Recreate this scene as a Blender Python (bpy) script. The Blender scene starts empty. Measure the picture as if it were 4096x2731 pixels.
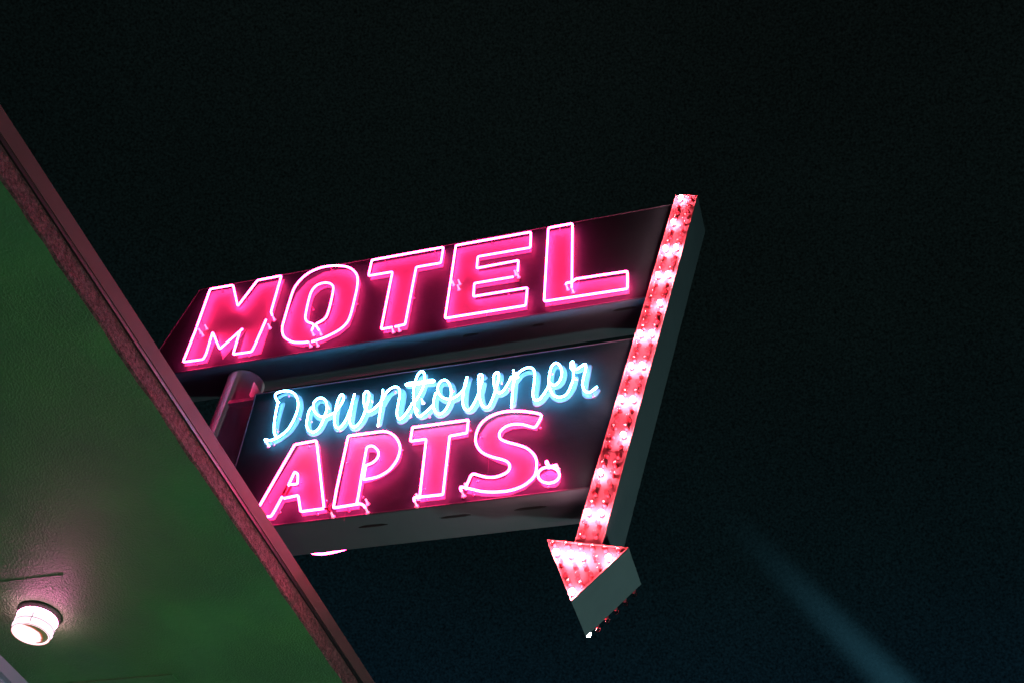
import bpy, bmesh, math, random
from mathutils import Vector, Matrix
random.seed(7)
col = bpy.context.scene.collection
sc = bpy.context.scene
sc.view_settings.view_transform = 'Standard'; sc.view_settings.look = 'None'; sc.view_settings.exposure = 0; sc.view_settings.gamma = 1
# ------------------------------------------------------------------ camera
F = 4560.0; CX, CY = 2048.0, 1365.5
R_ = Vector((0.957186, -0.148900, -0.248241))      # sign's left-to-right axis in lens space
D_ = Vector((0.275927, 0.728586, 0.626918))        # away from the viewer, level
U_ = Vector((0.087517, -0.668574, 0.738478))       # straight up
EYE = Vector((0, 0, 1.6))
def ray(p):
    v = Vector((p[0]-CX, p[1]-CY, F))/F
    return Vector((R_.dot(v), D_.dot(v), U_.dot(v)))
def onY(p, y): r = ray(p); return EYE + r*(y/r.y)
def onZ(p, z): r = ray(p); return EYE + r*((z-EYE.z)/r.z)
def onX(p, x): r = ray(p); return EYE + r*(x/r.x)
cam = bpy.data.cameras.new('camera'); co = bpy.data.objects.new('camera', cam); col.objects.link(co)
m = Matrix(((R_.x, -R_.y, -R_.z, 0), (D_.x, -D_.y, -D_.z, 0), (U_.x, -U_.y, -U_.z, 0), (0, 0, 0, 1)))
co.matrix_world = Matrix.Translation(EYE) @ m
cam.sensor_width = 36; cam.lens = F/4096*36; cam.clip_start = .05; cam.clip_end = 2000
sc.camera = co
# ------------------------------------------------------------------ materials
def mat(name, base=(.5,.5,.5), rough=.6, metal=0, spec=.5, bump=None, var=None, emit=None, strength=0, patch=None):
    M = bpy.data.materials.new(name); M.use_nodes = True
    nt = M.node_tree; b = nt.nodes['Principled BSDF']
    b.inputs['Base Color'].default_value = (*base, 1); b.inputs['Roughness'].default_value = rough
    b.inputs['Metallic'].default_value = metal; b.inputs['Specular IOR Level'].default_value = spec
    tc = nt.nodes.new('ShaderNodeTexCoord')
    if var:                      # (scale, amount, second colour) uneven paint and dirt
        n = nt.nodes.new('ShaderNodeTexNoise'); n.inputs['Scale'].default_value = var[0]; n.inputs['Detail'].default_value = 8; n.inputs['Roughness'].default_value = .65
        r = nt.nodes.new('ShaderNodeValToRGB'); r.color_ramp.elements[0].position = .5-var[1]; r.color_ramp.elements[1].position = .5+var[1]
        r.color_ramp.elements[0].color = (*var[2], 1); r.color_ramp.elements[1].color = (*base, 1)
        nt.links.new(tc.outputs['Object'], n.inputs['Vector']); nt.links.new(n.outputs['Fac'], r.inputs['Fac']); nt.links.new(r.outputs['Color'], b.inputs['Base Color'])
    if bump:
        prev = None
        for (s, dist, strg) in bump:
            n = nt.nodes.new('ShaderNodeTexNoise'); n.inputs['Scale'].default_value = s; n.inputs['Detail'].default_value = 5; n.inputs['Roughness'].default_value = .6
            k = nt.nodes.new('ShaderNodeBump'); k.inputs['Distance'].default_value = dist; k.inputs['Strength'].default_value = strg
            nt.links.new(tc.outputs['Object'], n.inputs['Vector']); nt.links.new(n.outputs['Fac'], k.inputs['Height'])
            if patch and not prev:      # rough patches between smoother trowelled ones
                q = nt.nodes.new('ShaderNodeTexNoise'); q.inputs['Scale'].default_value = patch; q.inputs['Detail'].default_value = 3
                w = nt.nodes.new('ShaderNodeMapRange'); w.inputs['From Min'].default_value = .40; w.inputs['From Max'].default_value = .54; w.inputs['To Min'].default_value = .12; w.inputs['To Max'].default_value = 1
                nt.links.new(tc.outputs['Object'], q.inputs['Vector']); nt.links.new(q.outputs['Fac'], w.inputs['Value']); nt.links.new(w.outputs[0], k.inputs['Strength'])
            if prev: nt.links.new(prev.outputs['Normal'], k.inputs['Normal'])
            prev = k
        nt.links.new(prev.outputs['Normal'], b.inputs['Normal'])
    if emit:
        b.inputs['Emission Color'].default_value = (*emit, 1); b.inputs['Emission Strength'].default_value = strength
    return M
PINK = mat('pink_neon', (.9,.4,.6), .3, emit=(1,.022,.155), strength=112)
BLUE = mat('blue_neon', (.5,.8,.9), .3, emit=(.12,.50,1), strength=75)
LIT = mat('lit_bulb_glass', (1,.9,.9), .2, emit=(1,.36,.44), strength=490)
FIL = mat('glowing_filament', (1,.9,.9), .3, emit=(1,.62,.66), strength=3)
PAINTP = mat('pink_paint', (.18,.150,.150), .5, spec=.25, var=(9,.3,(.155,.128,.13)), bump=[(3,.01,.25)])
PAINTB = mat('pale_blue_paint', (.115,.12,.13), .55, spec=.2, var=(12,.3,(.095,.10,.11)))
PANEL = mat('dark_panel_enamel', (.015,.029,.029), .5, spec=.05, var=(5,.25,(.011,.022,.022)), bump=[(2.2,.02,.35),(260,.0006,.2)])
METAL = mat('weathered_sheet_metal', (.080,.118,.128), .55, spec=.25, var=(2.5,.25,(.066,.098,.11)), bump=[(3,.02,.3)])
REDP = mat('red_enamel', (.40,.085,.11), .8, spec=.05, var=(3,.3,(.36,.075,.098)))
REDD = mat('dark_red_socket', (.5,.05,.075), .6, spec=.1)
REDT = mat('red_trim', (.72,.14,.16), .35)
BLACK = mat('black_coat', (.012,.012,.014), .5)
TRIM = mat('folded_metal_edge', (.035,.04,.045), .5, spec=.3)
GLASSC = mat('cream_ceramic', (.75,.55,.6), .3)
STUCCO_G = mat('green_stucco', (.095,.31,.085), .48, spec=.45, var=(1.1,.2,(.07,.215,.085)), bump=[(70,.022,1.0),(3,.04,.5)], patch=1.0)
STUCCO_F = mat('grey_rough_stucco', (.25,.135,.14), .85, spec=.15, var=(45,.14,(.09,.05,.052)), bump=[(110,.02,1.0),(20,.05,.8)])
CAP = mat('painted_metal_fascia', (.135,.078,.080), .65, spec=.10, var=(1.8,.25,(.085,.055,.055)))
POLE = mat('painted_steel_pole', (.75,.62,.70), .45, var=(6,.25,(.6,.5,.56)))
BEAM = mat('blue_grey_paint', (.36,.38,.50), .6)
WALL = mat('wall_plaster', (.45,.42,.48), .7, bump=[(50,.01,.6)])
GROUND = mat('asphalt', (.05,.05,.05), .85, var=(3,.3,(.035,.035,.035)), bump=[(80,.01,.6)])
POST = mat('green_black_iron', (.03,.04,.035), .5)
GLOBES = [mat('added_lamp_globe_dim', (.8,.9,.85), .3, emit=(.26,1,.46), strength=44), mat('added_lamp_globe', (.8,.9,.85), .3, emit=(.74,1,.95), strength=500)]  # globes of the two added, unseen lamps
def glass(name, tint=(1,.74,.76)):
    M = bpy.data.materials.new(name); M.use_nodes = True; nt = M.node_tree
    nt.nodes.remove(nt.nodes['Principled BSDF']); out = nt.nodes['Material Output']
    t = nt.nodes.new('ShaderNodeBsdfTransparent'); t.inputs['Color'].default_value = (*tint, 1)
    g = nt.nodes.new('ShaderNodeBsdfGlossy'); g.inputs['Roughness'].default_value = .12
    f = nt.nodes.new('ShaderNodeFresnel'); f.inputs['IOR'].default_value = 1.3
    x = nt.nodes.new('ShaderNodeMixShader')
    k = nt.nodes.new('ShaderNodeMath'); k.operation = 'MULTIPLY'; k.inputs[1].default_value = .45; nt.links.new(f.outputs[0], k.inputs[0]); nt.links.new(k.outputs[0], x.inputs[0]); nt.links.new(t.outputs[0], x.inputs[1]); nt.links.new(g.outputs[0], x.inputs[2]); nt.links.new(x.outputs[0], out.inputs['Surface'])
    return M
CLEAR = glass('clear_bulb_glass'); TUBEG = glass('electrode_glass')
# ------------------------------------------------------------------ mesh helpers
class MB:
    def __init__(s): s.v = []; s.f = []; s.mi = []; s.sm = []
    def add(s, vs, fs, mi=0, smooth=False):
        o = len(s.v); s.v += [tuple(v) for v in vs]
        for f in fs: s.f.append([i+o for i in f]); s.mi.append(mi); s.sm.append(smooth)
        return s
    def tube(s, pts, r, n=8, mi=0, closed=False, cap=True):
        P = [Vector(p) for p in pts]; N = len(P)
        if N < 2: return s
        rr = r if isinstance(r, (list, tuple)) else [r]*N
        tang = []
        for i in range(N):
            a = P[(i-1) % N] if (closed or i > 0) else P[i]; b = P[(i+1) % N] if (closed or i < N-1) else P[i]
            tang.append((b-a).normalized())
        up = Vector((0, 1, 0)) if abs(tang[0].y) < .9 else Vector((0, 0, 1))
        nrm = (up - tang[0]*up.dot(tang[0])).normalized(); vs = []
        for i in range(N):
            t = tang[i]; nrm = (nrm - t*nrm.dot(t)); nrm = nrm.normalized() if nrm.length > 1e-6 else t.orthogonal().normalized()
            b = t.cross(nrm)
            for k in range(n):
                a = 2*math.pi*k/n; vs.append(P[i] + (nrm*math.cos(a) + b*math.sin(a))*rr[i])
        fs = []
        for i in range(N if closed else N-1):
            j = (i+1) % N
            for k in range(n): fs.append((i*n+k, i*n+(k+1) % n, j*n+(k+1) % n, j*n+k))
        s.add(vs, fs, mi, True)
        if cap and not closed:
            o = len(s.v)
            s.add([vs[k] for k in range(n)], [tuple(range(n))[::-1]], mi); s.add([vs[(N-1)*n+k] for k in range(n)], [tuple(range(n))], mi)
        return s
    def box(s, a, b, mi=0):
        x0, y0, z0 = a; x1, y1, z1 = b
        return s.add([(x0,y0,z0),(x1,y0,z0),(x1,y1,z0),(x0,y1,z0),(x0,y0,z1),(x1,y0,z1),(x1,y1,z1),(x0,y1,z1)],
                     [(0,3,2,1),(4,5,6,7),(0,1,5,4),(1,2,6,5),(2,3,7,6),(3,0,4,7)], mi)
    def prism(s, poly, y0, y1, mi=0, holes=()):          # poly of (x,z), extruded along y
        bm = bmesh.new(); edges = []
        for lp in [poly, *holes]:
            vv = [bm.verts.new((p[0], y0, p[1])) for p in lp]
            for i in range(len(vv)): edges.append(bm.edges.new((vv[i], vv[(i+1) % len(vv)])))
        bmesh.ops.triangle_fill(bm, use_beauty=True, use_dissolve=False, edges=edges)
        ex = bmesh.ops.extrude_face_region(bm, geom=bm.faces[:])
        for v in [g for g in ex['geom'] if isinstance(g, bmesh.types.BMVert)]: v.co.y = y1
        bmesh.ops.recalc_face_normals(bm, faces=bm.faces[:])
        bm.verts.index_update()
        s.add([v.co.copy() for v in bm.verts], [[v.index for v in f.verts] for f in bm.faces], mi); bm.free()
        return s
    def lathe(s, prof, c, n=24, mi=0, axis='z', smooth=True):   # prof list of (r, h)
        vs = []
        for (r, h) in prof:
            for k in range(n):
                a = 2*math.pi*k/n; u, w = r*math.cos(a), r*math.sin(a)
                vs.append((c[0]+u, c[1]+w, c[2]+h) if axis == 'z' else (c[0]+u, c[1]+h, c[2]+w))
        fs = []
        for i in range(len(prof)-1):
            for k in range(n): fs.append((i*n+k, i*n+(k+1) % n, (i+1)*n+(k+1) % n, (i+1)*n+k))
        fs.append(tuple(range(n))); fs.append(tuple(range((len(prof)-1)*n, len(prof)*n)))
        return s.add(vs, fs, mi, smooth)
    def build(s, name, mats, parent=None, label=None):
        me = bpy.data.meshes.new(name); me.from_pydata(s.v, [], s.f)
        for mm in (mats if isinstance(mats, (list, tuple)) else [mats]): me.materials.append(mm)
        for p, mi, smo in zip(me.polygons, s.mi, s.sm): p.material_index = mi; p.use_smooth = smo
        bm = bmesh.new(); bm.from_mesh(me); bmesh.ops.recalc_face_normals(bm, faces=bm.faces[:]); bm.to_mesh(me); bm.free()
        me.update()
        o = bpy.data.objects.new(name, me); col.objects.link(o)
        if parent:
            o.parent = parent; o.matrix_parent_inverse = world_of(parent).inverted()
        if label: o['label'] = label
        return o
def world_of(o):
    m = o.matrix_basis.copy()
    if o.parent: m = world_of(o.parent) @ o.matrix_parent_inverse @ m
    return m
def empty(name, loc):
    o = bpy.data.objects.new(name, None); o.location = loc; o.empty_display_size = .2; col.objects.link(o); return o
def tag(o, label=None, cat=None, group=None, kind=None):
    if label: o['label'] = label
    if cat: o['category'] = cat
    if group: o['group'] = group
    if kind: o['kind'] = kind
    return o
def bevel(o, w, seg=2):
    b = o.modifiers.new('bevel', 'BEVEL'); b.width = w; b.segments = seg; b.limit_method = 'ANGLE'; b.angle_limit = .6
# 2-D path tools
def fillet(pts, r, closed=False):
    out = []; N = len(pts)
    for i in range(N):
        p = Vector(pts[i])
        if not closed and i in (0, N-1): out.append(p); continue
        a = Vector(pts[i-1]); b = Vector(pts[(i+1) % N]); da = (a-p); db = (b-p)
        rr = min(r, da.length*.45, db.length*.45)
        p0 = p+da.normalized()*rr; p1 = p+db.normalized()*rr
        for k in range(5):
            t = k/4; out.append(p0*(1-t)**2 + p*2*t*(1-t) + p1*t*t)
    return out
def crom(pts, closed=False, n=5):
    P = [Vector(p) for p in pts]; N = len(P); out = []
    for i in range(N if closed else N-1):
        if closed: a, b, c, d = P[i-1], P[i], P[(i+1) % N], P[(i+2) % N]
        else: a, b, c, d = P[max(i-1, 0)], P[i], P[i+1], P[min(i+2, N-1)]
        for k in range(n):
            t = k/n
            out.append(.5*((2*b)+(c-a)*t+(2*a-5*b+4*c-d)*t*t+(3*b-a-3*c+d)*t**3))
    if not closed: out.append(P[-1])
    return out
# ------------------------------------------------------------------ the sign
Y0 = 5.5; YA = 5.47
DU, DL, DA = .35, .343, .37
TS = .048                                   # the tubes stand this far off the panel
sign = empty('motel_sign', (-4.55, Y0+.18, 4.95))
tag(sign, 'motel sign with pink and blue neon letters and a red bulb arrow', 'neon sign')
def xz(p, y): w = onY(p, y); return (w.x, w.z)
up_poly = [xz(p, Y0) for p in [(561,1514),(638,1400),(800,1160),(2690,819),(2560,1194)]]
up_poly = [(-5.60,up_poly[4][1]), (up_poly[1][0]-.005, up_poly[1][1]), up_poly[2], (up_poly[3][0]+.05, up_poly[3][1]), (up_poly[3][0]-.16, up_poly[4][1])]
zb = up_poly[0][1]
zl0 = xz((1700,2029), Y0)[1]; zl1 = xz((1700,1481), Y0)[1]
low_poly = [(-4.165, zl0), (xz((1022,1578),Y0)[0], 7.925), (-1.16, 7.897), (-1.50, zl0)]
low_poly[0] = (xz((938,1874),Y0)[0] + (xz((938,1874),Y0)[0]-low_poly[1][0])*(xz((938,1874),Y0)[1]-zl0)/(zl1-xz((938,1874),Y0)[1]), zl0)
def frame(poly, y, w, t, mi=0, mb=None):        # mitred lip round a polygon
    mb = mb or MB(); N = len(poly); P = [Vector(p) for p in poly]
    area = sum(P[i].x*P[(i+1) % N].y-P[(i+1) % N].x*P[i].y for i in range(N)); sg = 1 if area > 0 else -1
    inner = []
    for i in range(N):
        d0 = (P[i]-P[i-1]).normalized(); d1 = (P[(i+1) % N]-P[i]).normalized()
        n0 = Vector((-d0.y, d0.x))*sg; n1 = Vector((-d1.y, d1.x))*sg
        b = (n0+n1).normalized(); inner.append(P[i]+b*(w/max(b.dot(n0), .3)))
    vs = [(p.x, y, p.y) for p in P]+[(p.x, y, p.y) for p in inner]+[(p.x, y-t, p.y) for p in P]+[(p.x, y-t, p.y) for p in inner]
    fs = []
    for i in range(N):
        j = (i+1) % N
        fs += [(2*N+i, 2*N+j, 3*N+j, 3*N+i), (i, j, 2*N+j, 2*N+i), (N+i, N+j, 3*N+j, 3*N+i)]
    return mb.add(vs, fs, mi)
def shrink(poly, w):
    P = [Vector(p) for p in poly]; N = len(P)
    area = sum(P[i].x*P[(i+1) % N].y-P[(i+1) % N].x*P[i].y for i in range(N)); sg = 1 if area > 0 else -1; out = []
    for i in range(N):
        d0 = (P[i]-P[i-1]).normalized(); d1 = (P[(i+1) % N]-P[i]).normalized()
        n0 = Vector((-d0.y, d0.x))*sg; n1 = Vector((-d1.y, d1.x))*sg
        b = (n0+n1).normalized(); out.append(tuple(P[i]+b*(w/max(b.dot(n0), .3))))
    return out
uc = MB().prism(up_poly, Y0+.004, Y0+DU).build('upper_cabinet', METAL, sign)
MB().prism(shrink(up_poly,.004), Y0, Y0+.0035).build('face_panel', PANEL, uc)
frame(up_poly, Y0-.0005, .007, .006).build('edge_trim', TRIM, uc)
lc = MB().prism(low_poly, Y0+.004, Y0+DL).build('lower_cabinet', METAL, sign)
MB().prism(shrink(low_poly,.004), Y0, Y0+.0035).build('face_panel', PANEL, lc)
frame(low_poly, Y0-.0005, .007, .006).build('edge_trim', TRIM, lc)
# folded end flange of the upper panel, beside the arrow
a = onY((2692,828), Y0-.006); b = onY((2588,1186), Y0-.006)
MB().tube([a, b], .004, 6).build('end_flange', REDT, uc)
# sheet seams on the panels
for (p, q, par) in [((1424,1753),(1376,2082),lc), ((1968,1660),(1944,1994),lc), ((1050,1290),(1018,1438),uc)]:
    a = onY(p, Y0-.001); b = onY(q, Y0-.001)
    MB().tube([a, b], .0012, 4).build('panel_seam', BLACK, par)
# drain slots on the undersides
def slot(p, q, z, par):
    a = onZ(p, z); b = onZ(q, z); dx = abs(b.x-a.x)/2; c = (a+b)/2
    mb = MB(); pr = [(c.x-dx, c.y), (c.x-dx*.6, c.y-.012), (c.x+dx*.6, c.y-.012), (c.x+dx, c.y), (c.x+dx*.6, c.y+.008), (c.x-dx*.6, c.y+.008)]
    n = len(pr); vs = [(x, y, z-.004) for x, y in pr]+[(x, y, z+.002) for x, y in pr]
    mb.add(vs, [tuple(range(n))]+[(i, (i+1) % n, n+(i+1) % n, n+i) for i in range(n)]); mb.build('drain_slot', BLACK, par)
slot((1436,2108),(1551,2093), zl0, lc); slot((1763,2070),(1883,2056), zl0, lc); slot((2058,2040),(2185,2021), zl0, lc)
slot((1850,1346),(1915,1335), zb, uc); slot((2130,1304),(2178,1297), zb, uc); slot((2450,1243),(2552,1229), zb, uc)
# arrow
sh = [xz(p, YA) for p in [(2703,784.5),(2790.5,784.5),(2407,2184),(2296.5,2175)]]
hd = [xz(p, YA) for p in [(2187.5,2161.5),(2516.5,2193.8),(2286.8,2407.8)]]
# the shaft's body runs into the head
ash = MB().prism(sh, YA+.004, YA+DA).build('arrow_shaft', METAL, sign)
MB().prism(shrink(sh,.003), YA, YA+.0035).build('face_panel', REDP, ash)
frame(sh, YA-.0005, .006, .007).build('edge_trim', REDT, ash)
p, q = onY((2403.5,1801.5),YA-.002), onY((2508,1803.5),YA-.002)
MB().tube([p, q], .0018, 4).build('panel_seam', REDD, ash)
ahd = MB().prism(hd, YA-.006, YA+DA-.01).build('arrow_head', METAL, sign)
MB().prism(shrink(hd,.003), YA-.010, YA-.0065).build('face_panel', REDP, ahd)
frame(hd, YA-.0105, .006, .007).build('edge_trim', REDT, ahd)
MB().prism(shrink(hd,.003), YA+DA-.0095, YA+DA-.006).build('back_panel', REDP, ahd)
# pole
zt = zb-.001
c0 = onZ((996,1534), zt); rl = abs(onZ((1062,1524), zt).x-onZ((926,1546), zt).x)/2
PC = Vector((-4.64, 5.73, 0)); PR = .156
pole = MB().lathe([(PR, 5.98), (PR, zt-.012), (PR+.004, zt-.010), (PR+.004, zt)], (PC.x, PC.y, 0), 48).build('pole', POLE, sign)
a = onY((916,1600), PC.y-PR-.02); b = onY((1030,1584), PC.y-PR-.02)
MB().box((a.x-.0, a.y, b.z-.036), (b.x, a.y+.06, b.z+.002)).build('clamp_bar', POLE, pole)
a1 = onY((1018,1528), Y0+.03); b1 = onY((992,1580), Y0+.03)
MB().add([(a1.x-.006,Y0+.02,a1.z),(a1.x-.006,PC.y,a1.z),(a1.x-.006,PC.y,b1.z-.01),(a1.x-.006,Y0+.02,b1.z-.01),
          (a1.x+.002,Y0+.02,a1.z),(a1.x+.002,PC.y,a1.z),(a1.x+.002,PC.y,b1.z-.01),(a1.x+.002,Y0+.02,b1.z-.01)],
         [(0,1,2,3),(4,5,6,7),(0,1,5,4),(1,2,6,5),(2,3,7,6),(3,0,4,7)]).build('gusset', POLE, pole)
# ------------------------------------------------------------------ lettering, traced flat on the panels at true size
def Z(off, s, pts): return [(off[0]+x/s, off[1]+y/s) for x, y in pts]
A1 = ((600,900), 2.6133); A2 = ((1400,850), 2.851); A3 = ((2000,750), 2.6133)
A4 = ((1000,1350), 3.1357); A5 = ((1600,1350), 2.6133); A6 = ((950,1650), 2.6133); A7 = ((1550,1600), 2.851)
TR = .0080
def letter(name, label, A, paint, holes, tubes, electrodes, supports, mt, paintm, dark=(), tr=TR, ts=TS, smooth_paint=False):
    off, s = A
    pp = [xz(p, Y0-.003) for p in Z(off, s, crom(paint, True, 3) if smooth_paint else paint)]
    hh = [[xz(p, Y0-.003) for p in Z(off, s, h)] for h in holes]
    L = MB().prism(pp, Y0-.003, Y0-.0008, 0, hh).build(name, paintm, sign, label)
    for kind, pts in tubes:
        q = fillet(pts, 17) if kind == 'p' else crom(pts)
        if kind == 'o': q = crom(pts, True)
        MB().tube([onY(p, Y0-ts) for p in Z(off, s, q)], tr, 8, closed=(kind == 'o')).build('neon_tube', mt, L)
    for pts in dark:
        MB().tube([onY(p, Y0-ts) for p in Z(off, s, pts)], tr*.95, 8).build('blocked_out_tube', REDD, L)
    mk_fit(off, s, electrodes, supports, mt, L, ts, tr)
    return L
def mk_fit(off, s, electrodes, supports, mt, L, ts, tr):
    for p in Z(off, s, electrodes):
        w = onY(p, Y0-ts); mb = MB()
        mb.tube([w+Vector((0,-.003,0)), w+Vector((.002,.012,-.004)), w+Vector((.004,ts-.006,-.012))], [tr*.95, tr*.95, tr*1.15], 8, 0)
        mb.lathe([(tr*1.9,-.004),(tr*2.1,0),(tr*1.3,.002)], (w.x+.004, Y0-.006, w.z-.012), 12, 1, 'y')
        mb.build('electrode', [mat_soft(mt), GLASSC], L)
    for p in Z(off, s, supports):
        w = onY(p, Y0-ts)
        mb = MB().tube([w+Vector((0,tr*.6,0)), w+Vector((0,ts-.004,0))], .0028, 6)
        mb.lathe([(.009,0),(.009,.003)], (w.x, Y0-.0065, w.z), 10, 0, 'y'); mb.build('tube_support', TUBEM, L)
TUBEM = mat('support_glass', (.45,.12,.2), .2)
SOFT = {}
def mat_soft(m):
    if m not in SOFT:
        SOFT[m] = mat('dim_glass_'+m.name, (.9,.6,.7), .25, emit=(1,.35,.5) if m is PINK else (.6,.85,1), strength=1.2)
    return SOFT[m]
letter('letter', 'pink letter M', A1,
 [(632,700),(862,665),(938,875),(1135,622),(1405,573),(1162,1346),(920,1390),(1015,1088),(760,1405),(708,1148),(600,1440),(360,1475)], [],
 [('p',[(490,1062),(630,672),(868,630),(917,850),(1125,580),(1374,532),(1264,912),(1278,945)]),
  ('p',[(485,1080),(346,1430),(555,1402),(585,1350),(655,1120),(728,1295),(968,1085)]),
  ('p',[(938,1115),(868,1350),(1062,1322),(1090,1270),(1213,990)])],
 [(575,1045),(535,1115),(1280,950),(1235,1035),(512,1085)], [(745,665),(1003,760),(528,990),(470,1150),(465,1420),(1020,1330)], PINK, PAINTP)
letter('letter', 'pink letter O', A1,
 [(1410,1200),(1480,1250),(1600,1275),(1800,1235),(1980,1150),(2085,1060),(2145,900),(2180,740),(2203,620),(2190,550),(2130,490),(2060,470),(1980,468),(1820,495),(1650,590),(1530,720),(1440,940),(1395,1100)],
 [crom([(1665,1020),(1672,930),(1710,770),(1770,695),(1840,662),(1900,662),(1930,700),(1925,790),(1885,940),(1830,1020),(1740,1058),(1690,1062)],True,3)],
 [('c',[(1655,1222),(1560,1228),(1480,1218),(1400,1165),(1382,1080),(1405,985),(1450,830),(1500,680),(1560,590),(1650,510),(1760,457),(1860,433),(1960,427),(2060,440),(2130,480),(2168,545),(2165,650),(2140,770),(2100,930),(2060,1020),(1980,1095),(1850,1165),(1760,1198),(1690,1218)]),
  ('c',[(1690,1105),(1705,1065),(1712,1045),(1690,1030),(1645,1012),(1624,975),(1632,910),(1660,780),(1692,690),(1745,632),(1820,606),(1885,615),(1916,655),(1905,740),(1880,850),(1845,955),(1800,1000),(1745,1030),(1735,1048),(1752,1078),(1770,1105)])],
 [(1660,1222),(1735,1215),(1690,1108),(1770,1103)], [(1885,440),(1835,612),(1898,800),(1825,990),(2150,790),(1590,1225),(1690,850),(1450,880)], PINK, PAINTP)
letter('letter', 'pink letter T between the O and the E', A2,
 [(268,588),(1092,437),(1062,625),(778,677),(655,1337),(382,1378),(492,732),(230,775)], [],
 [('p',[(482,1308),(355,1330),(485,678),(210,724),(250,545),(1066,398),(1036,577),(755,625),(628,1278),(512,1303)])],
 [(475,1315),(545,1300)], [(395,530),(960,425),(440,970),(712,935),(415,1325),(578,1290)], PINK, PAINTP)
letter('letter', 'pink letter E', A2,
 [(1228,415),(2083,265),(2068,455),(1480,550),(1470,678),(1942,600),(1928,787),(1437,865),(1427,1002),(2040,908),(2020,1110),(1100,1258)], [],
 [('p',[(1150,772),(1208,378),(2062,225),(2058,402),(1458,505),(1444,638),(1922,548),(1912,670)]),
  ('p',[(1862,735),(1418,810),(1406,960),(2022,860),(2003,1062),(1083,1208),(1148,785)])],
 [(1235,770),(1225,830),(1875,665),(1905,690),(1165,780)], [(1610,310),(1845,440),(1795,900),(1548,1130),(1165,700),(1150,850)], PINK, PAINTP)
letter('letter', 'pink letter L', A3,
 [(515,462),(780,418),(770,1003),(1355,916),(1350,1112),(472,1250)], [],
 [('p',[(750,1052),(757,378),(505,425),(461,1192),(1332,1060),(1332,877),(790,958),(755,990),(695,1000),(688,1020)])],
 [(750,1050),(690,1020)], [(620,405),(815,955),(495,850),(520,1185)], PINK, PAINTP)
letter('letter', 'pink letter A, its lower left foot hidden by the eave', A6,
 [(640,350),(860,325),(935,1045),(675,1080),(635,912),(495,935),(390,1115),(150,1150)], [[(643,640),(645,768),(568,770),(590,720)]],
 [('p',[(905,995),(825,288),(600,330),(155,1102),(350,1080),(372,1050),(467,875)]),
  ('p',[(485,892),(635,860),(660,1030),(905,998)]),
  ('p',[(530,760),(598,612),(632,640),(628,740),(550,750)])],
 [(975,1035)], [(720,315),(310,900),(420,1000),(815,1020),(640,690),(905,880)], PINK, PAINTP,
 dark=[[(525,752),(462,872)],[(562,762),(505,868)],[(905,996),(945,1003),(978,1040)],[(985,945),(955,980),(960,1000)]])
letter('letter', 'pink letter P', A6,
 crom([(1180,265),(1360,247)],False,2)+crom([(1540,228),(1620,245),(1690,305),(1722,400),(1705,490),(1660,560),(1590,625),(1500,680),(1410,715)],False,3)+[(1320,735),(1272,1005),(1030,1035)],
 [[(1375,410),(1420,408),(1455,420),(1478,450),(1470,495),(1440,530),(1400,555),(1358,570)]],
 [('p',[(1300,955),(1280,948),(1002,992),(1035,800),(1158,240),(1345,215)]),
  ('c',[(1345,215),(1440,202),(1530,193),(1600,212),(1660,262),(1697,340),(1692,420),(1655,510),(1580,600),(1480,660),(1400,682),(1318,695)]),
  ('c',[(1245,948),(1262,870),(1300,640),(1338,430),(1352,365),(1385,345),(1425,350),(1465,390),(1474,435),(1455,480),(1410,520),(1355,542)]),
  ('p',[(1318,695),(1340,560),(1352,540)]),('p',[(1280,948),(1315,960),(1338,992)])],
 [(1340,900),(1338,992)], [(1125,480),(1475,450),(1290,840),(1145,985),(1700,350)], PINK, PAINTP)
letter('letter', 'pink letter T between the P and the S', A7,
 [(300,350),(943,265),(920,418),(730,450),(655,1125),(370,1160),(460,490),(283,512)], [],
 [('p',[(368,1085),(442,440),(260,465),(285,308),(922,222),(905,370),(708,405),(632,1072),(297,1108),(308,1150)])],
 [(325,1065),(310,1150)], [(285,405),(930,300),(402,970),(425,1095),(665,700)], PINK, PAINTP)
S_PAINT = [(980,872),(1080,905),(1220,912),(1340,880),(1400,800),(1370,745),(1250,705),(1120,640),(1050,560),(1030,470),(1060,380),(1140,270),(1260,195),(1420,165),(1600,170),(1775,203),(1703,345),(1560,315),(1430,325),(1340,365),(1305,420),(1340,480),(1480,530),(1640,595),(1710,690),(1722,790),(1680,910),(1570,1010),(1400,1080),(1250,1096),(1120,1095),(980,1075),(905,1060)]
S_TUBE = [(890,992),(925,915),(950,860),(985,838),(1050,855),(1140,875),(1240,870),(1340,832),(1385,790),(1394,740),(1360,695),(1290,668),(1200,645),(1100,605),(1040,550),(1008,480),(1010,390),(1050,290),(1120,215),(1220,160),(1340,128),(1480,120),(1620,132),(1720,150),(1752,170),(1745,205),(1700,285),(1670,305),(1620,295),(1530,272),(1430,272),(1345,300),(1285,355),(1275,405),(1300,445),(1370,475),(1480,505),(1580,540),(1655,600),(1695,670),(1700,750),(1680,850),(1620,920),(1530,980),(1400,1025),(1250,1042),(1090,1038),(960,1010),(900,998),(845,985),(830,1000),(845,1035)]
letter('letter', 'pink letter S', A7,
 S_PAINT, [],
 [('c',S_TUBE)],
 [(880,945),(845,1035)], [(1055,375),(1730,265),(1010,875),(960,1030),(1715,690)], PINK, PAINTP)
def ell(cx, cy, rx, ry, n=28, a0=0, a1=2*math.pi): return [(cx+rx*math.cos(a0+(a1-a0)*k/n), cy+ry*math.sin(a0+(a1-a0)*k/n)) for k in range(n if a1-a0 > 6.2 else n+1)]
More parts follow.
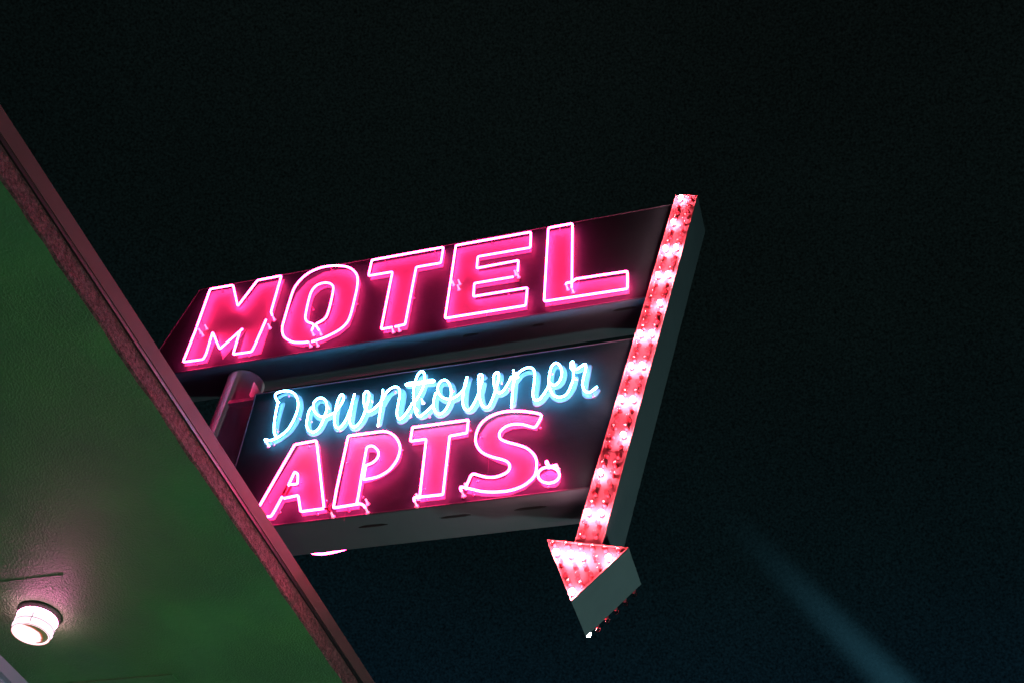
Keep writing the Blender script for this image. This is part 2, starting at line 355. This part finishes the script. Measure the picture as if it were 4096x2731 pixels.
letter('full_stop', 'small pink full stop after the S', A7,
 [(x, y+6*math.sin(x*.05)) for x, y in ell(1855,900,120,97)], [],
 [('c', ell(1838,850,122,91,26,-1.35,4.75)+[(1840,770),(1880,748),(1925,738)]), ('c',[(1865,752),(1825,735),(1808,705),(1818,695),(1835,735),(1850,768)])],
 [(1925,725),(1812,700)], [(1785,800),(1815,940)], PINK, PAINTP)
# script word: each letter has its own painted stroke and tube
def sletter(label, A, tubes, paint, w, electrodes=(), supports=()):
    off, s = A; mb = MB()
    for pts in paint:
        path = Z(off, s, crom(pts, False, 4)); P = [onY(p, Y0-.003) for p in path]; hw = w
        N = len(P); vs = []; pr = [(-1,0),(-.97,-1),(.97,-1),(1,0)]
        for i in range(N):
            t = (P[min(i+1,N-1)]-P[max(i-1,0)]).normalized(); b = Vector((t.z,0,-t.x))
            sletter.k = (sletter.k+1) % 50
            for (u, h) in pr: vs.append((P[i].x+b.x*u*hw, Y0-.0008+h*(.0025+.00005*sletter.k), P[i].z+b.z*u*hw))
        fs = [(i*4+k, i*4+k+1, i*4+k+5, i*4+k+4) for i in range(N-1) for k in range(3)]
        fs += [(0,1,2,3), ((N-1)*4+3,(N-1)*4+2,(N-1)*4+1,(N-1)*4)]
        mb.add(vs, fs)
        for e, t in ((P[0], 1), (P[-1], -1)):       # rounded ends
            mb.lathe([(hw*.99,0),(hw*.97,-.0027-.00005*sletter.k)], (e.x, Y0-.0008, e.z), 18, 0, 'y', False); sletter.k = (sletter.k+3) % 50
    L = mb.build('script_letter', PAINTB, sign, label)
    for pts in tubes:
        MB().tube([onY(p, Y0-.045) for p in Z(off, s, crom(pts, False, 5))], .0068, 8).build('neon_tube', BLUE, L)
    mk_fit(off, s, electrodes, supports, BLUE, L, .045, .0074)
sletter.k = 0
def sh_(pts, dx, dy): return [(x+dx, y+dy) for x, y in pts]
W = .0235
tD = [(200,1300),(190,1270),(250,1284),(320,1262),(400,1213),(480,1140),(550,1020),(595,900),(602,800),(570,715),(510,672),(430,664),(350,685),(318,715),(330,770),(362,812)]
sletter('blue script capital D', A4, [tD,[(352,805),(325,930),(303,1080),(305,1190),(330,1238)]],
        [[(210,1318),(300,1316),(400,1268),(520,1165),(600,1030),(643,900),(640,800),(595,735),(520,706),(430,712),(368,750)],[(412,835),(375,960),(340,1100),(325,1225)]], W*.84, [(205,1305)], [(465,690),(605,980),(275,1300),(330,1130)])
to = [(772,872),(738,920),(715,1030),(712,1100),(735,1155),(785,1180),(840,1158),(890,1090),(935,980),(965,880),(950,790),(900,752),(845,765),(800,815),(795,880),(820,935),(870,978),(930,988),(990,968),(1062,935)]
sletter('first blue script o, next to the capital D', A4, [to], [sh_(to[0:10],22,32)+[(985,850),(940,795),(890,800)], sh_(to[12:],22,38)], W, [], [(975,840),(750,1010)])
tw = [(1062,935),(1130,850),(1170,775),(1165,718),(1138,715),(1108,770),(1080,870),(1062,990),(1065,1090),(1108,1130),(1160,1090),(1215,1000),(1265,870),(1292,770),(1312,702)]
tw2 = [(1310,705),(1285,800),(1260,940),(1248,1050),(1285,1112),(1340,1098),(1400,1020),(1450,900),(1485,780),(1492,700),(1465,668),(1432,700),(1425,780),(1440,860),(1480,918),(1530,905),(1600,845),(1668,765)]
sletter('first blue script w, before the n and t', A4, [tw, tw2], [sh_(tw[3:12],18,26), sh_(tw2[0:9],28,33), sh_(tw2[8:],24,38)], W, [], [(1105,1125),(1515,760)])
sletter('first blue script n, right before the tall t', A4, [[(1668,650),(1650,800),(1625,960),(1605,1105)],[(1668,765),(1700,700),(1755,640),(1820,612),(1868,635),(1878,700),(1860,820),(1842,930),(1855,1000),(1890,1014),(1945,960),(2000,880),(2035,818)]],
        [[(1688,680),(1668,830),(1645,980),(1622,1095)],[(1680,850),(1740,745),(1820,680),(1880,662),(1922,700),(1918,800),(1890,950),(1880,1040),(1925,1052),(1985,985),(2030,900)]], W, [], [(1803,640),(1995,930)])
sletter('blue script t with its doubled crossbar', A5, [[(128,685),(150,690),(155,740),(175,800),(205,820),(250,790),(300,745),(340,705)],[(150,700),(142,620),(142,530),(165,440),(190,380),(225,350),(250,365),(258,420),(245,500),(215,570),(165,655)],
         [(185,480),(120,494),(68,496),(66,482),(110,470),(180,464)],[(178,470),(250,455),(340,440),(358,452),(330,462),(230,472),(190,486)]],
        [[(185,700),(182,600),(195,500),(225,420),(262,400)],[(265,400),(268,470),(240,580),(190,680),(192,790),(240,835),(300,800),(345,750)],[(90,508),(180,505),(280,492),(360,488)]], W*.95, [(225,635),(155,712)], [(195,430),(98,790),(295,790)])
to2 = [(375,572),(352,650),(352,730),(380,782),(425,792),(475,750),(515,670),(535,570),(515,480),(475,440),(430,452),(398,500),(398,560),(430,610),(490,637),(550,630),(610,595),(668,535)]
sletter('second blue script o, after the t', A5, [to2], [sh_(to2[0:8],22,26)+[(555,540),(530,490),(475,482)], sh_(to2[10:],18,32)], W, [], [(545,520)])
tw3 = [(668,535),(690,470),(702,408)]; tw4 = [(700,412),(678,480),(660,590),(656,680),(680,742),(725,752),(775,680),(820,580),(850,470),(862,400),(845,383),(822,400),(820,480),(828,580),(840,660),(870,715),(920,722),(960,650),(1000,540),(1030,430),(1030,370),(1008,362),(982,395),(980,470),(1000,540),(1035,575),(1080,550),(1120,490),(1165,405)]
sletter('second blue script w, under the middle of the word motel', A5, [tw3, tw4], [sh_(tw4[0:9],28,20), sh_(tw4[9:19],22,22), sh_(tw4[19:],22,24)], W, [], [(845,420),(1050,440),(1130,510)])
sletter('second blue script n, between the w and the e', A5, [[(1185,338),(1185,450),(1175,580),(1165,725)],[(1190,470),(1215,400),(1262,345),(1330,312),(1385,320),(1408,370),(1402,470),(1388,580),(1405,642),(1450,645),(1500,590),(1545,520)]],
        [[(1210,400),(1202,520),(1195,620),(1185,715)],[(1215,470),(1270,400),(1340,365),(1410,368),(1440,410),(1430,520),(1415,640),(1430,695),(1480,675),(1540,600)]], W, [(1212,362)], [(1135,510)])
te = [(1545,520),(1560,470),(1590,488),(1630,488),(1675,435),(1692,350),(1665,282),(1622,264),(1580,310),(1558,410),(1560,500),(1590,580),(1640,615),(1700,612),(1750,575),(1790,490),(1812,420),(1812,340)]
sletter('blue script e', A5, [te], [[(1590,505),(1650,515),(1700,460),(1715,370),(1685,310),(1630,305),(1590,360),(1575,460),(1590,580),(1640,640),(1710,650),(1770,600),(1815,520),(1835,430)]], W, [], [(1580,340),(1830,400)])
tr_ = [(1812,345),(1785,310),(1785,275),(1803,248),(1818,285),(1815,330)]; tr2=[(1790,312),(1840,330),(1890,300),(1935,275),(1942,320),(1922,400),(1908,480),(1930,550),(1980,568),(2030,535),(2060,510)]
sletter('blue script r ending the word', A5, [tr_, tr2], [[(1825,285),(1830,340),(1880,345),(1935,310),(1975,310)],[(1975,305),(1960,400),(1940,500),(1935,580),(1970,612),(2030,600),(2065,560)]], W, [], [(2010,575)])
# the S of the same word on the far face, its foot showing under the cabinet
YB = Y0+DL
fs_ = [xz(p, Y0-TS) for p in Z(A7[0], A7[1], crom(S_TUBE))]; k = min(range(len(fs_)), key=lambda i: fs_[i][1]); x0, z0 = fs_[k]
fp_ = [xz(p, Y0-.003) for p in Z(A7[0], A7[1], S_PAINT)]
def far_(x, z): return (-3.563-(x-x0), z-z0+1.6+4.929)
bd = MB().prism([far_(*p) for p in fp_], YB+.001, YB+.003).build('letter', PAINTP, sign, 'letter S on the far face, only its foot showing')
MB().tube([Vector((far_(x,z)[0], YB+TS, far_(x,z)[1])) for x, z in fs_], TR, 8).build('neon_tube', PINK, bd)
# ------------------------------------------------------------------ bulbs
GR = .0172
def bulb_meshes():
    prof = [(.0085,-.012),(.010,-.024)]
    for k in range(1, 12):
        a = math.pi*(k/12*.86+.14); prof.append((GR*math.sin(a), -.044+GR*math.cos(a)))
    g = MB().lathe(prof[:2]+prof[2:], (0,0,0), 16, 0, 'y')
    so = MB().lathe([(.0165,.0),(.0165,-.004),(.0125,-.006),(.0115,-.018),(.0095,-.021)], (0,0,0), 16, 0, 'y')
    fi = MB().tube([Vector((.006*math.cos(a), -.046, .006*math.sin(a))) for a in [math.radians(d) for d in range(-60, 211, 30)]],   .0013, 5)
    return g, so, fi
g_, s_, f_ = bulb_meshes()
def first(mb, name, m):
    o = mb.build(name, m); me = o.data; bpy.data.objects.remove(o); return me
ME_lit = first(g_, 'bulb_lit', LIT); ME_clear = first(g_, 'bulb_clear', CLEAR)
ME_sock = first(s_, 'socket', REDD); ME_fil = first(f_, 'filament', FIL)
spots = []
for (pa, pb) in (((2726,806.8),(2335,2143.5)), ((2765.8,802.6),(2385.5,2147))):
    a = onY(pa, YA); b = onY(pb, YA)
    for i in range(43):
        w = a+(b-a)*i/42; row = i+1; left = pa[0] < 2740
        lit = row % 4 == 1; fil = row % 4 == 0
        if (not left and row in (1,5,37)) or (left and row in (17,33)): lit = False
        if not left and row == 16: fil = False
        spots.append([w, 'lit' if lit else 'fil' if fil else 'off', row])
spots.sort(key=lambda t: t[2])
HS = [((480,375),'fil'),((632,388),'fil'),((785,405),'fil'),((918,415),'fil'),((1065,430),'fil'),((1222,455),'fil'),
      ((520,490),'lit'),((678,515),'lit'),((815,540),'lit'),((950,540),'off'),((1117,553),'lit'),
      ((565,598),'off'),((723,630),'off'),((847,645),'off'),((1007,650),'off'),
      ((607,705),'off'),((750,745),'off'),((903,745),'off'),((657,820),'fil'),((798,835),'fil'),((697,940),'lit')]
heads = [[onY((2050+p[0]/2.851, 2050+p[1]/2.851), YA-.01), k, 50] for p, k in HS]
allb = spots+heads
nrest = len(allb)-100
far, near = allb[:nrest], allb[nrest:]
for w, k, row in near:
    jx = math.radians(random.uniform(-5,5)); jz = math.radians(random.uniform(-5,5))
    o = bpy.data.objects.new('bulb', ME_lit if k == 'lit' else ME_clear); col.objects.link(o)
    o.parent = sign; o.matrix_parent_inverse = world_of(sign).inverted(); o.location = w; o.rotation_euler = (jx, random.uniform(-1.2,1.2), jz)
    o['label'] = {'lit':'glowing white bulb','fil':'clear bulb with a bright filament','off':'clear unlit bulb'}[k]
    s2 = bpy.data.objects.new('socket', ME_sock); col.objects.link(s2); s2.parent = o
    if k == 'fil':
        f2 = bpy.data.objects.new('filament', ME_fil); col.objects.link(f2); f2.parent = o
mb = MB(); MI = {'lit':1,'off':0,'fil':0}
tri = onY((2559,2325), YA+DA); tip = onY((2337.6,2534), YA+DA)
back = []
h2 = [Vector((p[0], 0, p[1])) for p in hd]; e0, e1 = h2[1], h2[2]; cen = (h2[0]+h2[1]+h2[2])/3
for t in (.13,.30,.465,.63,.795,.925):
    q = e0+(e1-e0)*t; ed = (e1-e0).normalized(); pn = Vector((-ed.z, 0, ed.x))
    if pn.dot(cen-q) < 0: pn = -pn
    q = q+pn*(.011 if t < .9 else .034)
    back.append([Vector((q.x, YA+DA-.006, q.z)), 'lit' if t > .9 else 'off', -1])
for w, k, row in far+back:
    d = -1 if row == -1 else 1
    def put(src, mi):
        mb.add([(w.x+v[0], w.y+v[1]*d, w.z+v[2]) for v in src.v], src.f, mi, True)
    put(g_, MI[k]); put(s_, 2)
    if k == 'fil': put(f_, 3)
o = mb.build('bulb', [CLEAR, LIT, REDD, FIL], sign, 'small bulbs at the very top of the shaft and on the far face')
o['kind'] = 'stuff'
# ------------------------------------------------------------------ motel building: eave, soffit, wall
KE = 1.3; ZS = 1.6+3.2*KE; XE = -2.64*KE
bld = empty('motel_building', (-6.6, 4, 0))
tag(bld, 'motel eave with a green stucco soffit and pinkish fascia', 'building')
def zx(p): return onX(p, XE).z
zst = (zx((545,1400))+zx((890,1900)))/2; zs2 = (zx((564,1400))+zx((899,1900)))/2; zs3 = (zx((628,1400))+zx((950,1900)))/2
print('fascia heights', ZS, zst, zs2, zs3)
YB0, YB1 = -3.0, 16.0
# soffit as a fine grid so its edge wanders like hand-thrown stucco
mb = MB(); ny = 400; vs = []
for j in range(ny+1):
    y = YB0+(YB1-YB0)*j/ny; w = .003*math.sin(y*9.1)+.002*math.sin(y*23+1)+random.uniform(-.003,.003)
    vs += [(-6.4, y, ZS), (XE-.05, y, ZS), (XE-.012+w, y, ZS), (XE+w*.3, y, ZS+.012), (XE+w*.3, y, zst+.05), (-6.4, y, zst+.05)]
fs = [(j*6+k, j*6+(k+1) % 6, (j+1)*6+(k+1) % 6, (j+1)*6+k) for j in range(ny) for k in range(2)]
mb.add(vs, fs, 0, False)
mb.build('soffit', STUCCO_G, bld)
MB().add(vs, [(j*6+k, j*6+(k+1) % 6, (j+1)*6+(k+1) % 6, (j+1)*6+k) for j in range(ny) for k in (2,3)], 0, False).build('stucco_fascia', STUCCO_F, bld)
MB().box((XE-.03, YB0, zst-.003), (XE+.012, YB1, zs2-.004)).build('shadow_gap', BLACK, bld)
MB().box((-7.4, YB0, zs2-.001), (XE+.016, YB1, zs3)).build('metal_fascia', CAP, bld)
MB().box((-7.4, YB0, zs3+.001), (XE-.05, YB1, zs3+.05)).build('roof', METAL, bld)
xb = onZ((0,2615), ZS).x
MB().box((xb-.20, YB0, ZS-.09), (xb, YB1, ZS-.001)).build('beam', BEAM, bld)
MB().box((xb-.175, YB0, ZS-.16), (xb-.05, YB1, ZS-.071)).build('crown_moulding', BEAM, bld)
MB().box((-7.4, YB0, 0), (xb-.08, YB1, ZS-.161)).build('wall', WALL, bld)
a = onZ((0,2325), ZS); b = onZ((250,2297), ZS)
MB().box((xb+.001, a.y-.003, ZS-.0035), (b.x, a.y+.003, ZS+.004)).build('plaster_ridge', STUCCO_G, bld)
a = onZ((690,2692), ZS)
MB().box((xb+.001, a.y, ZS-.010), (a.x, a.y+1.1, ZS+.004)).build('access_panel', STUCCO_G, bld)
COLLAR_SHADE = mat('collar_shade_green', (.03,.06,.03), .6)  # green darkened to stand for shadow at the ceiling light
# ceiling light: ribbed glass drum in a wire cage
LC = onZ((161,2452), ZS)
cl = empty('ceiling_light', (LC.x, LC.y, ZS)); tag(cl, 'round ribbed glass ceiling light glowing white on the green soffit', 'ceiling light')
MB().lathe([(.114,0),(.114,-.010),(.100,-.016),(.100,-.024)], (LC.x, LC.y, ZS+.001), 48).build('shadow_collar', COLLAR_SHADE, cl)  # dark ring standing in for the soft shadow round the lamp's top
WIRE = mat('dark_cage_wire', (.02,.004,.004), .5)
DRUM = mat('glowing_drum_glass', (1,.9,.9), .3, emit=(1,.66,.80), strength=1.7)
DRUMT = mat('glowing_upper_glass', (1,.9,.9), .3, emit=(1,.20,.50), strength=42)
RIM = mat('amber_glass_edge', (.6,.12,.03), .3, emit=(1,.16,.03), strength=.35)
LENS = bpy.data.materials.new('glowing_lens_with_dirt'); LENS.use_nodes = True
prof = []
def rib(h0, h1, r, bulge, n=6): return [(r+bulge*math.sin(math.pi*k/n), h0+(h1-h0)*k/n) for k in range(n+1)]
MB().lathe([(.094,-.0245)]+rib(-.025,-.050,.098,.007)+[(.096,-.0505)], (LC.x, LC.y, ZS), 48).build('glass_drum', DRUMT, cl)
prof = [(.096,-.0515)]+rib(-.054,-.082,.098,.007)+rib(-.085,-.112,.099,.006)+[(.096,-.118)]
glassd = MB().lathe(prof, (LC.x, LC.y, ZS), 48).build('glass_drum', DRUM, cl)
# bottom lens: slightly domed, with a dark crescent of dirt and dead insects inside
nt = LENS.node_tree; b = nt.nodes['Principled BSDF']; tc = nt.nodes.new('ShaderNodeTexCoord')
mp = nt.nodes.new('ShaderNodeVectorMath'); mp.operation = 'SUBTRACT'; mp.inputs[1].default_value = (LC.x-.030, LC.y-.006, ZS-.12)
ln = nt.nodes.new('ShaderNodeVectorMath'); ln.operation = 'LENGTH'
nz = nt.nodes.new('ShaderNodeTexNoise'); nz.inputs['Scale'].default_value = 30; ad = nt.nodes.new('ShaderNodeMath'); ad.operation = 'MULTIPLY_ADD'; ad.inputs[1].default_value = .02
rp = nt.nodes.new('ShaderNodeValToRGB'); e = rp.color_ramp.elements; e[0].position = .72; e[0].color = (1,.7,.82,1); e[1].position = .86; e[1].color = (.02,.03,.004,1)
m_ = e.new(.79); m_.color = (.35,.05,.012,1)
sc_ = nt.nodes.new('ShaderNodeMath'); sc_.operation = 'MULTIPLY'; sc_.inputs[1].default_value = 8.2
nt.links.new(tc.outputs['Object'], mp.inputs[0]); nt.links.new(mp.outputs[0], ln.inputs[0]); nt.links.new(tc.outputs['Object'], nz.inputs['Vector'])
nt.links.new(nz.outputs['Fac'], ad.inputs[0]); nt.links.new(ln.outputs['Value'], ad.inputs[2]); nt.links.new(ad.outputs[0], sc_.inputs[0]); nt.links.new(sc_.outputs[0], rp.inputs['Fac'])
nt.links.new(rp.outputs['Color'], b.inputs['Emission Color']); b.inputs['Emission Strength'].default_value = 1.8
b.inputs['Base Color'].default_value = (.3,.2,.15,1)
MB().lathe([(.088,-.1185),(.086,-.122),(.06,-.126),(.02,-.128),(.001,-.1282)], (LC.x, LC.y, ZS), 48).build('bottom_lens', LENS, cl)
MB().lathe([(.097,-.1175),(.100,-.121),(.096,-.1255),(.089,-.1235),(.089,-.1178)], (LC.x, LC.y, ZS), 48).build('lens_rim', DRUM, cl)
MB().tube([(LC.x+.0985*math.cos(a), LC.y+.0985*math.sin(a), ZS-.1245) for a in [2*math.pi*k/48 for k in range(48)]], .0016, 6, closed=True).build('rim_gasket', RIM, cl)
for h in (-.053, -.0835):
    MB().tube([(LC.x+.0992*math.cos(a), LC.y+.0992*math.sin(a), ZS+h) for a in [2*math.pi*k/48 for k in range(48)]], .0018, 6, closed=True).build('cage_ring', WIRE, cl)
for k in range(4):
    a = math.radians(28+90*k)
    MB().tube([(LC.x+(rr+.0035)*math.cos(a), LC.y+(rr+.0035)*math.sin(a), ZS+h) for rr, h in ((.101,-.018),(.107,-.038),(.1005,-.053),(.107,-.068),(.1005,-.084),(.1065,-.098),(.101,-.114))], .0018, 6).build('cage_wire', WIRE, cl)
cl.scale = (KE, KE, KE)
# ------------------------------------------------------------------ ground, added post lamps (unseen, to light soffit and sign), sky, beam
tag(MB().add([(-600,-600,0),(600,-600,0),(600,600,0),(-600,600,0)], [(0,1,2,3)]).build('ground', GROUND), kind='structure')
for (lx, ly, hz, txt) in ((-.9, 3.9, 0, 'added unseen post lamp lighting the green soffit from below'), (3.4, 7.4, 0, 'added unseen post lamp lighting the sign from beyond it')):
    pl = empty('added_post_lamp', (lx, ly, 0)); tag(pl, txt, 'added lamp', 'added lamps out of view')
    MB().lathe([(.16,0),(.16,.04),(.07,.10),(.045,.16),(.04,1.05),(.07,1.08),(.09,1.12)], (lx,ly,0), 20).build('post', POST, pl)
    MB().lathe([(.09,1.121)]+[(.19*math.sin(math.radians(d)), 1.30-.19*math.cos(math.radians(d))) for d in range(30, 180, 12)], (lx,ly,0), 24).build('globe', GLOBES[lx > 0], pl)

w = bpy.data.worlds.new('World'); sc.world = w; w.use_nodes = True; nt = w.node_tree
bg = nt.nodes['Background']; tc = nt.nodes.new('ShaderNodeTexCoord'); sp = nt.nodes.new('ShaderNodeSeparateXYZ')
rp = nt.nodes.new('ShaderNodeValToRGB'); e = rp.color_ramp.elements
e[0].position = .45; e[0].color = (.0017,.0078,.0140,1); e[1].position = .98; e[1].color = (.0026,.0042,.0040,1)
x = e.new(.60); x.color = (.0018,.0058,.0072,1); x = e.new(.74); x.color = (.0023,.0050,.0050,1)
nz = nt.nodes.new('ShaderNodeTexNoise'); nz.inputs['Scale'].default_value = 2.5; nz.inputs['Detail'].default_value = 3
mx = nt.nodes.new('ShaderNodeMath'); mx.operation = 'MULTIPLY_ADD'; mx.inputs[1].default_value = .8; mx.inputs[2].default_value = .42
mu = nt.nodes.new('ShaderNodeVectorMath'); mu.operation = 'SCALE'
nt.links.new(tc.outputs['Generated'], sp.inputs[0]); nt.links.new(sp.outputs['Z'], rp.inputs['Fac']); nt.links.new(tc.outputs['Generated'], nz.inputs['Vector'])
nt.links.new(nz.outputs['Fac'], mx.inputs[0]); gz = nt.nodes.new('ShaderNodeTexNoise'); gz.inputs['Scale'].default_value = 520; gz.inputs['Detail'].default_value = 1
gm = nt.nodes.new('ShaderNodeMath'); gm.operation = 'MULTIPLY_ADD'; gm.inputs[1].default_value = 2.2; gm.inputs[2].default_value = -.1; gp = nt.nodes.new('ShaderNodeMath'); gp.operation = 'MULTIPLY'
nt.links.new(tc.outputs['Generated'], gz.inputs['Vector']); nt.links.new(gz.outputs['Fac'], gm.inputs[0]); nt.links.new(gm.outputs[0], gp.inputs[0]); nt.links.new(mx.outputs[0], gp.inputs[1]); nt.links.new(gp.outputs[0], mu.inputs['Scale']); nt.links.new(rp.outputs['Color'], mu.inputs[0]); nt.links.new(mu.outputs[0], bg.inputs['Color'])
bg.inputs['Strength'].default_value = 1.0
# searchlight beam painted as air that glows by itself, far behind the sign
a = EYE+ray((3900,3060))*80; b = EYE+ray((2780,1930))*118
d = (b-a).normalized(); g = a-d*(a.z/d.z); Ln = (b-g).length
BM = bpy.data.materials.new('self_glowing_air'); BM.use_nodes = True; nt = BM.node_tree; nt.nodes.remove(nt.nodes['Principled BSDF'])
em = nt.nodes.new('ShaderNodeEmission'); tc = nt.nodes.new('ShaderNodeTexCoord'); sp = nt.nodes.new('ShaderNodeSeparateXYZ')
em.inputs['Color'].default_value = (.16,.64,.92,1)
nt.links.new(tc.outputs['Object'], sp.inputs[0])
cb = nt.nodes.new('ShaderNodeCombineXYZ'); nt.links.new(sp.outputs['X'], cb.inputs[0]); nt.links.new(sp.outputs['Y'], cb.inputs[1])
ln = nt.nodes.new('ShaderNodeVectorMath'); ln.operation = 'LENGTH'; nt.links.new(cb.outputs[0], ln.inputs[0])
BR = 2.5
r1 = nt.nodes.new('ShaderNodeMapRange'); r1.interpolation_type = 'SMOOTHERSTEP'; r1.inputs['From Min'].default_value = 0; r1.inputs['From Max'].default_value = BR*.95; r1.inputs['To Min'].default_value = 1; r1.inputs['To Max'].default_value = 0
nt.links.new(ln.outputs['Value'], r1.inputs['Value'])
r2 = nt.nodes.new('ShaderNodeMapRange'); r2.interpolation_type = 'SMOOTHERSTEP'; r2.inputs['From Min'].default_value = Ln*.28; r2.inputs['From Max'].default_value = Ln*.99; r2.inputs['To Min'].default_value = .027; r2.inputs['To Max'].default_value = 0
nt.links.new(sp.outputs['Z'], r2.inputs['Value'])
mm = nt.nodes.new('ShaderNodeMath'); mm.operation = 'MULTIPLY'; nt.links.new(r1.outputs[0], mm.inputs[0]); nt.links.new(r2.outputs[0], mm.inputs[1]); nt.links.new(mm.outputs[0], em.inputs['Strength'])
nt.links.new(em.outputs[0], nt.nodes['Material Output'].inputs['Volume'])
bo = MB().lathe([(BR*.5,0),(BR,Ln*.3),(BR,Ln)], (0,0,0), 24).build('light_beam', BM)
bo.matrix_world = Matrix.Translation(g) @ d.to_track_quat('Z','Y').to_matrix().to_4x4()
tag(bo, 'soft blue searchlight beam slanting up through the night sky at the right', 'light beam', kind='stuff')
# ------------------------------------------------------------------ render
sc.cycles.max_bounces = 6; sc.cycles.transparent_max_bounces = 16; sc.cycles.volume_bounces = 0
sc.cycles.use_light_tree = True; sc.cycles.sample_clamp_indirect = 4
